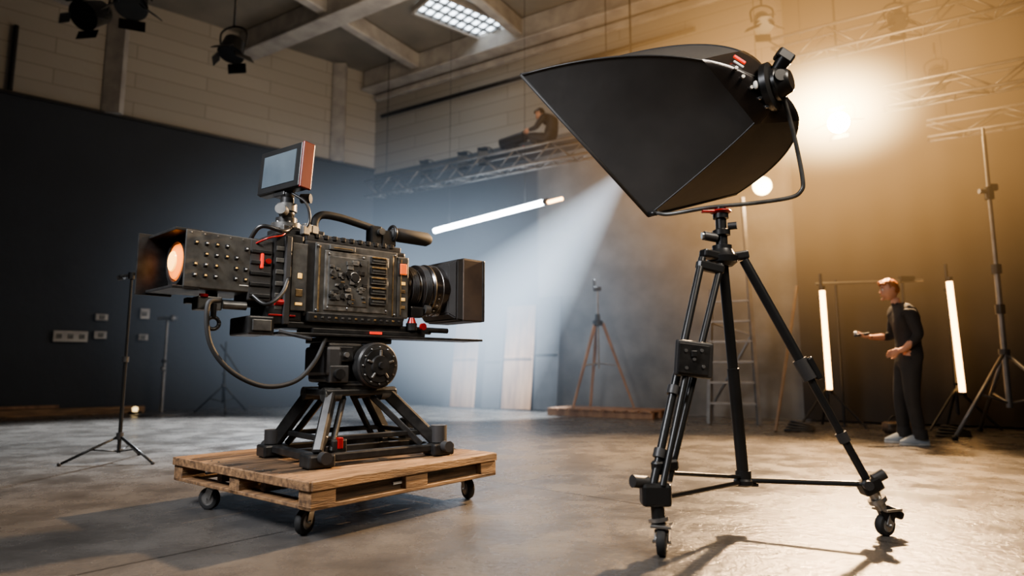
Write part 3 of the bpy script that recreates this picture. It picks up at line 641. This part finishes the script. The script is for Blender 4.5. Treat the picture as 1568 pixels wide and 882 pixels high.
k = mini_stand('light_stand', -5.3, 11.9, 1.3, .5, .5, TRI, .018, rot=60); k.cyl('leaning_arm', TRI, (-.1,0,1.25), (.25,.1,.7), .02); k.done()
k = mini_stand('light_stand', 5.82, 7.6, 3.65, .85, 1.0, STANDM, .024, rot=195)
k.cyl('stage_clamp', TRI, (0,0,2.85), (0,0,3.0), .05); k.cyl('stage_knob', STANDM, (-.12,0,2.95), (-.02,0,2.95), .03); k.cyl('second_clamp', TRI, (0,0,1.45), (0,0,1.56), .05); k.cyl('spigot', STANDM, (0,0,3.65), (0,0,3.75), .018)
k.box('arm_knob', TRI, (.06,0,3.0), (.10,.05,.09), bevel=.02); k.done()

k = Kit('platform', (1.63,11.15,0), -32)
for y in (-.35,0,.35): k.box('bearer', PLY, (0,y,.05), (1.9,.09,.10))
for i in range(9): k.box('slat', PLY, (-.84+i*.21,0,.115), (.18,.85,.03))
k.done()
k = Kit('wooden_tripod', (1.5,11.2,0))
z0 = .137
for i in range(3):
    a = math.radians(-90+60+i*120+10); f = V((.62*math.cos(a), .35*math.sin(a), z0)); 
    k.beam('leg', PLY, (f.x*.12,f.y*.12,1.6), f, .045, .03); k.beam('leg', PLY, (f.x*.12+.03,f.y*.12,1.6), f, .025, .03)
    k.cyl('spreader', STANDM, (0,0,.9), (f.x*.5,f.y*.5,.86), .012)
k.lathe('crown', TRI, (0,0,1.55), (0,0,1), [(0,.09),(.08,.09),(.1,.05),(.2,.04)]); k.cyl('column', STANDM, (0,0,.8), (0,0,2.2), .022)
k.box('head', TRI, (0,0,2.2), (.14,.08,.08), bevel=.015); k.box('head_grip', TRI, (-.05,0,2.3), (.05,.05,.14), bevel=.01); k.done()

k = Kit('step_ladder', (3.2,9.4,0), -20)
for x in (-.34,.34):
    k.beam('rail', STANDM, (x,0,0), (x*.75,.25,3.4 if x > 0 else 2.0), .05, .08)
    k.beam('rear_rail', STANDM, (x,.9,0), (x*.8,.25,2.0), .04, .05)
for i in range(6):
    z = .3+i*.3; k.beam('rung', STANDM, (-.34*(1-.25*z/3.4),.25*z/3.4,z), (.34*(1-.25*z/3.4),.25*z/3.4,z), .05, .03)
k.beam('brace', STANDM, (-.34,.9,.2), (.3,.3,1.3), .03, .03); k.beam('brace', STANDM, (.3,.3,1.3), (-.3,.25,1.5), .03, .03); k.done()

for i, (al, w, h, m_) in enumerate(((3.05,.60,2.05,PLY),(3.75,.42,1.95,BLK2),(4.35,.66,2.05,PLY),(5.0,.5,2.2,BLK2))):
    k = Kit('plywood_panel', tuple(tw(.30, al)), math.degrees(math.atan2(DR.y,DR.x)))
    k.box('sheet', m_, (0,0,h/2+.012), (w,.025,h), rot=(-7,0,0)); k.box('batten', m_, (0,-.02,h*.5), (w*.98,.03,.05), rot=(-7,0,0)) ; k.done()
k = Kit('timber_plank', tuple(CORNER+DL*6.9+NL*.35), math.degrees(math.atan2(DL.y,DL.x)))
k.box('plank', WOOD, (0,0,.06), (4.4,.16,.12)); k.box('plank', PLY, (.6,-.08,.15), (3.0,.12,.05)); k.done()
k = Kit('floor_lantern', tuple(CORNER+DL*4.9+NL*.7)); k.box('base', TRI, (0,0,.02), (.16,.16,.04)); k.lathe('lamp', LANT, (0,0,.04), (0,0,1), [(0,.04),(.06,.05),(.09,.02),(.09,0)]); k.cyl('cap', TRI, (0,0,.13), (0,0,.15), .05); k.done()
for (s_, z, w, h) in ((5.9,1.38,.52,.2),(5.45,1.75,.2,.12),(5.45,1.42,.2,.14),(4.75,1.85,.16,.2),(4.75,1.4,.16,.12)):
    k = Kit('wall_socket_box', tuple(CORNER+DL*s_+NL*.04+V((0,0,z))), math.degrees(math.atan2(DL.y,DL.x)))
    k.box('plate', WHITEP, (0,0,0), (w,.06,h), bevel=.01)
    for i in range(max(1,int(w/.17))): k.box('outlet', GREY, (-w/2+.09+i*.17,.035,0), (.08,.02,.08), bevel=.004)
    k.done()

def tube_stand(x, y, z0, z1, lean=0):
    k = Kit('led_tube_stand', (x,y,0))
    k.cyl('led_tube', TUBEW, (lean,0,z0), (0,0,z1), .036); k.cyl('cap', TRI, (lean,0,z0-.06), (lean,0,z0), .042); k.cyl('cap', TRI, (0,0,z1), (0,0,z1+.06), .042)
    k.cyl('post', TRI, (.03,.09,.2), (.03,.09,z1+.25), .02); k.box('tube_clip', TRI, (.01,.06,z1-.1), (.05,.1,.03)); k.box('tube_clip', TRI, (lean*.9,.06,z0+.1), (.07,.1,.03))
    for a in (200,320,80):
        r_ = math.radians(a); k.cyl('leg', TRI, (.03,.09,.55), (.03+.5*math.cos(r_),.09+.38*math.sin(r_),.015), .015)
    k.done()
tube_stand(4.32, 8.85, .52, 1.88, .02); tube_stand(5.86, 8.5, .50, 1.96, .05)
k = Kit('crossbar_frame'); k.cyl('bar', STANDM, (4.33,9.05,2.0), (5.7,8.8,2.02), .022); k.cyl('bar_post', TRI, (5.45,8.86,0), (5.45,8.86,2.05), .018); k.cyl('bar_post', TRI, (4.6,9.02,0), (4.6,9.02,2.05), .018)
k.box('clamp', TRI, (5.5,8.84,2.04), (.2,.08,.08)); k.done()
k = Kit('leaning_pole'); k.beam('pole', POLE, (3.35,8.3,0.01), (4.15,9.25,2.0), .035, .03); k.done()
for (x,y,z) in ((5.2,7.7,.0),(3.7,8.4,0)):
    k = Kit('cable_coil', (x,y,0)); 
    for i in range(4): k.torus('loop', RUB, (i*.02,i*.015,.02+i*.022), (.1*i,.05,1), .17-.01*i, .014, 24, 6)
    k.done()
k = Kit('tool_bag', (4.85,8.2,0)); k.box('bag', WOODD, (0,0,.07), (.34,.2,.14), bevel=.05, seg=3); k.tube('strap', TRI, [(-.12,0,.13),(-.06,0,.2),(.06,0,.2),(.12,0,.13)], .012); k.done()

# ------------------------------------------------------------------ crew members
SKIN = mat('skin', (.50,.26,.17), .5, 0, col2=(.44,.22,.14)); SHIRT = mat('black_shirt', (.022,.021,.022), .8, bump=.6, bscale=14); PANTS = mat('dark_trousers', (.030,.028,.027), .8, bump=.7, bscale=10)
HAIR = mat('ginger_hair', (.42,.15,.045), .5, 0, col2=(.22,.07,.02), nscale=30, bump=.8, bscale=60, stretch=(1,1,.3)); SHOE = mat('sneaker_grey', (.30,.34,.38), .6); SOLE = mat('sneaker_sole', (.5,.5,.48), .6)
HAIRD = mat('dark_hair', (.03,.022,.018), .5)
EYEW = mat('eye_white', (.8,.8,.78), .2); EYED = mat('eye_dark', (.03,.02,.015), .2); LIP = mat('lips', (.45,.16,.12), .5)
def skinned(name, vs, es, rad, roots, sub=2):
    me = bpy.data.meshes.new(name); me.from_pydata(vs, es, []); o = bpy.data.objects.new(name, me); COL.objects.link(o)
    o.modifiers.new('sk', 'SKIN'); sb = o.modifiers.new('ss', 'SUBSURF'); sb.levels = sub; sb.render_levels = sub
    for i, r in enumerate(rad):
        d = me.skin_vertices[0].data[i]; d.radius = r if isinstance(r, tuple) else (r, r); d.use_root = i in roots
    bpy.context.view_layer.update()
    ev = o.evaluated_get(bpy.context.evaluated_depsgraph_get()); m2 = bpy.data.meshes.new_from_object(ev)
    bpy.data.objects.remove(o); 
    for p in m2.polygons: p.use_smooth = True
    return m2
def child(name, me, mats, par):
    me.materials.clear()
    for m_ in mats: me.materials.append(m_)
    o = bpy.data.objects.new(name, me); COL.objects.link(o); o.parent = par; return o
def hand(par, name, palm, fwd, side, up, curl, thumb_up=1):
    fwd, side, up = V(fwd).normalized(), V(side).normalized(), V(up).normalized(); palm = V(palm)
    vs, es, rd, roots = [], [], [], set()
    for i, (ln, off) in enumerate(((.072,-.030),(.080,-.010),(.075,.010),(.060,.029))):
        b0 = len(vs); roots.add(b0); p = palm+side*off; d = fwd.copy(); seq = [p, p+fwd*.035]
        for j, fr_ in enumerate((.42,.32,.26)):
            d = (d+up*curl).normalized(); seq.append(seq[-1]+d*ln*fr_)
        vs += [tuple(q) for q in seq]; es += [(b0+j, b0+j+1) for j in range(4)]; rd += [.012,.0105,.0095,.009,.0075]
    b0 = len(vs); roots.add(b0); p = palm-side*.02*thumb_up-fwd*.02
    seq = [p, p-side*.028*thumb_up+fwd*.012, p-side*.04*thumb_up+fwd*.040+up*.015, p-side*.034*thumb_up+fwd*.062+up*.03]
    vs += [tuple(q) for q in seq]; es += [(b0+j, b0+j+1) for j in range(3)]; rd += [.014,.012,.010,.0085]
    m2 = skinned(name, vs, es, rd, roots, 1); child(name, m2, [SKIN], par)
    kb = bmesh.new(); bmesh.ops.create_uvsphere(kb, u_segments=14, v_segments=10, radius=1)
    Mx = Matrix((fwd*.052, side*.045, fwd.cross(side).normalized()*.018)).transposed().to_4x4(); Mx.translation = palm
    bmesh.ops.transform(kb, matrix=Mx, verts=kb.verts)
    for f in kb.faces: f.smooth = True
    bmesh.ops.recalc_face_normals(kb, faces=kb.faces)
    m3 = bpy.data.meshes.new(name+'_palm'); kb.to_mesh(m3); kb.free(); child(name+'_palm', m3, [SKIN], par)
def headmesh():
    b = bmesh.new(); bmesh.ops.create_uvsphere(b, u_segments=32, v_segments=24, radius=1)
    for v in b.verts:
        x, y, z = v.co
        if z < 0:
            y *= 1-.32*(-z)**1.2; x = x*(1-.12*(-z)) - .16*(-z)*(1 if x < .2 else .3)
        if x < -.6 and z > -.2: x = -.6+(x+.6)*.8
        if x < -.5 and abs(y) < .55 and abs(z-.08) < .14: x += .05
        v.co = (x*.098, y*.077, z*.122)
    for f in b.faces: f.smooth = True
    return b
def head(par, loc, rot, hair, scale=.95):
    hk = Kit('head'); hk.root.parent = par; hk.root.location = loc; hk.root.rotation_euler = rot; hk.root.scale = (scale,)*3
    hk.add('face', SKIN, headmesh())
    hk.hull('nose', SKIN, [(-.082,-.010,.028),(-.082,.010,.028),(-.116,-.007,-.018),(-.116,.007,-.018),(-.090,-.015,-.026),(-.090,.015,-.026),(-.110,0,-.03)], .003)
    for sy in (-1,1):
        hk.ball('eye', EYEW, (-.077,sy*.030,.012), .012); hk.ball('iris', EYED, (-.087,sy*.031,.012), .0055); hk.tube('brow', hair, [(-.090,sy*.014,.034),(-.089,sy*.03,.038),(-.078,sy*.046,.032)], .004)
        hk.ball('ear', SKIN, (.012,sy*.077,-.002), .03, (.55,.28,1)); hk.torus('ear_rim', SKIN, (.012,sy*.083,-.0), (0,1,.0), .020, .005, 16, 6)
    hk.tube('lips', LIP, [(-.098,-.020,-.056),(-.107,0,-.052),(-.098,.020,-.056)], .005); hk.ball('chin', SKIN, (-.090,0,-.098), .022, (1,1.1,.8))
    b = bmesh.new(); bmesh.ops.create_uvsphere(b, u_segments=36, v_segments=26, radius=1)
    dead = []
    for v in b.verts:
        x, y, z = v.co
        if (x < -.25 and z < .42) or (x < .18 and z < -.02) or z < -.55: dead.append(v); continue
        wob = 1+.03*math.sin(13*x+5*y)*math.cos(9*z+7*y)
        v.co = ((x*.106*wob)-.02*max(0,-x)*max(0,z), y*.084*wob, z*.127*wob+.008)
    bmesh.ops.delete(b, geom=dead, context='VERTS')
    for f in b.faces: f.smooth = True
    hk.add('hair', hair, b)
    for i in range(16):
        a = -.9+i*.12; hk.ball('hair_tufts', hair, (-.080+.02*abs(a)+RND.uniform(-.01,.01), a*.07, .094+RND.uniform(-.008,.010)-.03*a*a), .020, (1.2,.8,.8), 10, 6)
    hk.done()
man = bpy.data.objects.new('man_standing', None); COL.objects.link(man); man.location = (4.27,7.0,0); man.rotation_euler = (0,0,math.radians(-14))
vs = [(.03,0,.96),(.045,0,1.10),(.045,0,1.28),(.015,0,1.42),(-.035,0,1.51),(-.065,0,1.585),
      (.03,-.095,.86),(.005,-.11,.50),(.055,-.11,.10),
      (.03,.095,.86),(-.035,.12,.50),(-.02,.13,.10),
      (.02,-.180,1.425),(.085,-.225,1.15),(-.06,-.20,1.005),(-.115,-.17,.985),
      (.0,.180,1.425),(-.05,.225,1.16),(-.25,.13,1.15),(-.31,.10,1.155)]
es = [(0,1),(1,2),(2,3),(3,4),(4,5),(0,6),(6,7),(7,8),(0,9),(9,10),(10,11),(3,12),(12,13),(13,14),(14,15),(3,16),(16,17),(17,18),(18,19)]
rd = [.135,.125,.152,.13,.058,.052,.115,.078,.062,.115,.078,.062,.078,.058,.033,.030,.078,.058,.033,.030]
me = skinned('body', vs, es, rd, {0})
for v in me.vertices:
    if v.co.z > .9 and abs(v.co.y) < .17 and v.co.z < 1.46: v.co.y *= 1.15
child('body', me, [SHIRT, PANTS, SKIN], man)
for p in me.polygons:
    c = p.center; p.material_index = 0
    if c.z < .97 and not (c.y < -.155 and c.z > .9 and c.x < 0): p.material_index = 1
    if c.z > 1.515: p.material_index = 2
    if c.x < -.0 and abs(c.y) > .10 and .93 < c.z < 1.22 and ((c.y < -.15 and c.z < 1.09) or (c.y > .08 and c.x < -.13)): p.material_index = 2
hand(man, 'hand_left', (-.135,-.155,.975), (-.8,.5,-.25), (0,-.2,1), (.3,.9,0), .45)
hand(man, 'hand_right', (-.335,.09,1.155), (-.95,-.25,.05), (.15,-.95,0), (.1,0,1), .5)
head(man, (-.10,0,1.668), (0,math.radians(-8),0), HAIR)
sk = Kit('shoes'); sk.root.parent = man
for (x, y) in ((.055,-.11),(-.02,.13)):
    b = bmesh.new(); bmesh.ops.create_uvsphere(b, u_segments=24, v_segments=14, radius=1)
    for v in b.verts:
        X, Y, Z = v.co; hgt = .085 if X > .1 else .085*(1-.55*min(1,(.1-X)/1.0))
        v.co = (X*.145-.055, Y*.05*(1.05 if X < 0 else .85), max(Z,-.25)*hgt+.035)
    for f in b.faces: f.smooth = True
    sk.add('upper', SHOE, b, Matrix.Translation(V((x,y,0))))
    sk.hull('sole', SOLE, [(x-.055+.15*math.cos(t*.5236), y+.054*math.sin(t*.5236)*(1.0 if math.cos(t*.5236) < 0 else .85), z) for t in range(12) for z in (.001,.026)], .004)
    sk.cyl('cuff', PANTS, (x,y,.07), (x,y,.17), .076, .068)
sk.done()
dk = Kit('handheld_meter'); dk.root.parent = man
dk.box('meter', BLK2, (-.385,.085,1.18), (.15,.07,.03), rot=(0,-8,12), bevel=.006); dk.ball('meter_dome', WHT, (-.45,.075,1.2), .02); dk.done()
# technician crouched on the truss service deck, working on a lamp
tech = bpy.data.objects.new('technician_crouching', None); COL.objects.link(tech); pz = tw(.85, 5.35); tech.location = (pz.x,pz.y,4.948); tech.rotation_euler = (0,0,math.atan2(DR.y,DR.x)+math.pi*0)
vs = [(.02,0,.20),(.10,0,.36),(.08,0,.52),(-.02,0,.62),(-.12,0,.66),
      (-.02,-.10,.18),(-.36,-.13,.30),(-.14,-.13,.07),
      (-.02,.10,.18),(-.36,.13,.30),(-.14,.13,.07),
      (-.01,-.18,.58),(-.14,-.22,.38),(-.34,-.14,.40),
      (-.01,.18,.58),(-.14,.22,.38),(-.34,.14,.40)]
es = [(0,1),(1,2),(2,3),(3,4),(0,5),(5,6),(6,7),(0,8),(8,9),(9,10),(3,11),(11,12),(12,13),(3,14),(14,15),(15,16)]
rd = [.14,.13,.14,.11,.055,.10,.075,.055,.10,.075,.055,.07,.052,.034,.07,.052,.034]
me = skinned('body', vs, es, rd, {0}); child('body', me, [SHIRT, PANTS, SKIN], tech)
for p in me.polygons: p.material_index = 1 if p.center.z < .27 else 0
hand(tech, 'hand_left', (-.38,-.14,.40), (-1,0,0), (0,0,1), (0,1,0), .4); hand(tech, 'hand_right', (-.38,.14,.40), (-1,0,0), (0,0,1), (0,-1,0), .4)
head(tech, (-.17,0,.735), (0,math.radians(-22),0), HAIRD)
tk = Kit('boots'); tk.root.parent = tech
for y in (-.13,.13): tk.box('boot', TRI, (-.18,y,.045), (.28,.095,.088), bevel=.03, seg=3)
tk.done()
k = Kit('followspot', tuple(tw(.85,4.65)+V((0,0,4.948))), math.degrees(math.atan2(DR.y,DR.x)))
k.cyl('barrel', TRI, (-.34,-.02,.28), (.20,-.02,.34), .11); k.cyl('rear', TRI, (.20,-.02,.34), (.26,-.02,.35), .08); k.box('stand', TRI, (0,0,.10), (.12,.12,.20)); k.box('base', TRI, (0,0,.015), (.4,.3,.03)); k.box('ballast', TRI, (-.1,0,.16), (.22,.2,.10)); k.box('tag', RED, (.22,-.1,.1), (.05,.02,.05)); k.done()

# ------------------------------------------------------------------ atmospheric haze (painted as self-lit volumes, not lit by the lamps)
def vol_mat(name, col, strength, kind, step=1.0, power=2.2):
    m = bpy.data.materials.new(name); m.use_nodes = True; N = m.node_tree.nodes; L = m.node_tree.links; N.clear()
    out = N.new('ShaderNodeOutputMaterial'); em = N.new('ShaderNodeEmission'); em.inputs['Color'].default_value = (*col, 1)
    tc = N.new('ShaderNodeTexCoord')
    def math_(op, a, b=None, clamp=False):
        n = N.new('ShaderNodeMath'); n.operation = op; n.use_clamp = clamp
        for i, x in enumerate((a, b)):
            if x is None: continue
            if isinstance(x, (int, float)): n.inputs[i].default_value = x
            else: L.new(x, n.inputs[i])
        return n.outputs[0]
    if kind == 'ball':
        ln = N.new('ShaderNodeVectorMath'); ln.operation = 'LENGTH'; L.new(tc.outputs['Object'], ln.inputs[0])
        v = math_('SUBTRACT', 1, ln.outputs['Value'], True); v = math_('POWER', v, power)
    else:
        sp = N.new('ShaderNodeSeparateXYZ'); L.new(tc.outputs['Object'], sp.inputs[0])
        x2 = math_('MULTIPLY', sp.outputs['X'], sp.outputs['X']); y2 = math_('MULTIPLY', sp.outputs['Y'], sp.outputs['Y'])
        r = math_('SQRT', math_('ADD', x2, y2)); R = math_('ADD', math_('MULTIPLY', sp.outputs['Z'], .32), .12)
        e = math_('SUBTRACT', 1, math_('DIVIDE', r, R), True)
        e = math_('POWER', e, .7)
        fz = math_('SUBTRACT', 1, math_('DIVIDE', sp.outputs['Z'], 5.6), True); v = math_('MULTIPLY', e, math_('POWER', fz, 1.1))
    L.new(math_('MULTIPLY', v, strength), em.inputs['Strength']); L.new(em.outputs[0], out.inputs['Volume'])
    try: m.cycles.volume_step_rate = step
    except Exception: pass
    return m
hz = bpy.data.objects.new('emissive_haze', None); COL.objects.link(hz)
def haze(name, c, sc, col, st, step=1., power=2.2):  # emissive ball, glow around a lamp built into the volume colour
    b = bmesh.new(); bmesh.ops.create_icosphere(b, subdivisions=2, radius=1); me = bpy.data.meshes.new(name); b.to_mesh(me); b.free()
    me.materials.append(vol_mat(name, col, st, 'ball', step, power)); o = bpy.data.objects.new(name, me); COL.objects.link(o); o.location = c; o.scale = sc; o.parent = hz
haze('haze_glow_warm', LP, (5.4,4.0,4.2), (1,.54,.20), .42, 2.5)
haze('haze_glow_core', LP+V((-.22,-.2,0)), (1.6,1.3,1.05), (1,.70,.32), 24.0, 1.5, 3.4)
haze('haze_glow_cool', (-1.4,12.0,2.2), (7.2,3.8,3.9), (.54,.68,.86), .25, 2.5)
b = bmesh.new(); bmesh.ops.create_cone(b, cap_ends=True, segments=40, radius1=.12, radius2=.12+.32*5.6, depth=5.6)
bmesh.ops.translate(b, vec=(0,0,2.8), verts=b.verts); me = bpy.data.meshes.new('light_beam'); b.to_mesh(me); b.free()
me.materials.append(vol_mat('light_beam', (.70,.84,1), 1.9, 'cone', 1.3)); o = bpy.data.objects.new('light_beam', me); COL.objects.link(o); o.parent = hz  # shaft of light is a glowing cone, brightness set in its shader
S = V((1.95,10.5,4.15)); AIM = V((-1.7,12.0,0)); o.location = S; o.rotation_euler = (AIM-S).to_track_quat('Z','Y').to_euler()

# ------------------------------------------------------------------ lights
def light(name, kind, loc, col, e, aim=None, **kw):
    d = bpy.data.lights.new(name, kind); d.color = col; d.energy = e
    for a, v in kw.items(): setattr(d, a, v)
    o = bpy.data.objects.new(name, d); COL.objects.link(o); o.location = loc
    if aim is not None: o.rotation_euler = (V(aim)-V(loc)).to_track_quat('-Z','Y').to_euler()
    return o
light('warm_key_spot', 'SPOT', LP+V((-.25,-.35,-.1)), (1,.66,.36), 9500, (1.2,3.6,0), spot_size=math.radians(88), spot_blend=.8, shadow_soft_size=.13)
light('warm_glow', 'POINT', LP+V((-.5,-.6,0)), (1,.64,.32), 110, shadow_soft_size=.4)
light('cool_beam_spot', 'SPOT', (1.78,10.58,3.88), (.80,.90,1), 5500, (-1.0,11.9,0), spot_size=math.radians(50), spot_blend=.5, shadow_soft_size=.1)
light('cool_back_spot', 'SPOT', (-3.2,13.0,6.2), (.88,.94,1), 15000, (-5.0,7.8,0), spot_size=math.radians(46), spot_blend=.7, shadow_soft_size=.3)
light('fill_softlight', 'AREA', (-3.2,.8,4.2), (.95,.96,1), 120, (-1,4,1.1), shape='SQUARE', size=1.6, spread=math.radians(75))  # unseen fill lamp, added to lift the camera rig from the front
light('fill_softlight_warm', 'AREA', (3.0,.8,5.0), (1,.88,.74), 80, (1,3.6,1.8), shape='SQUARE', size=1.6, spread=math.radians(80))  # second unseen fill, added on the softbox side
light('ceiling_wash', 'AREA', (-1,9,5.6), (1,.84,.66), 85, (-3.0,13,8), shape='SQUARE', size=3.0)
light('pendant_glow', 'POINT', (3.82,9.2,3.4), (1,.75,.5), 45, shadow_soft_size=.15)

w = bpy.data.worlds.new('world'); scene.world = w; w.use_nodes = True
w.node_tree.nodes['Background'].inputs[0].default_value = (.5,.58,.70,1); w.node_tree.nodes['Background'].inputs[1].default_value = .05
scene.view_settings.view_transform = 'AgX'
try: scene.view_settings.look = 'AgX - Medium High Contrast'
except Exception: pass

# ------------------------------------------------------------------ camera
cd = bpy.data.cameras.new('camera'); co = bpy.data.objects.new('camera', cd); COL.objects.link(co)
co.location = (0,0,.8); co.rotation_euler = (math.radians(97.2),0,0); cd.lens = 22.5; cd.sensor_width = 36
cd.dof.use_dof = True; cd.dof.focus_distance = 3.7; cd.dof.aperture_fstop = 1.0
scene.camera = co
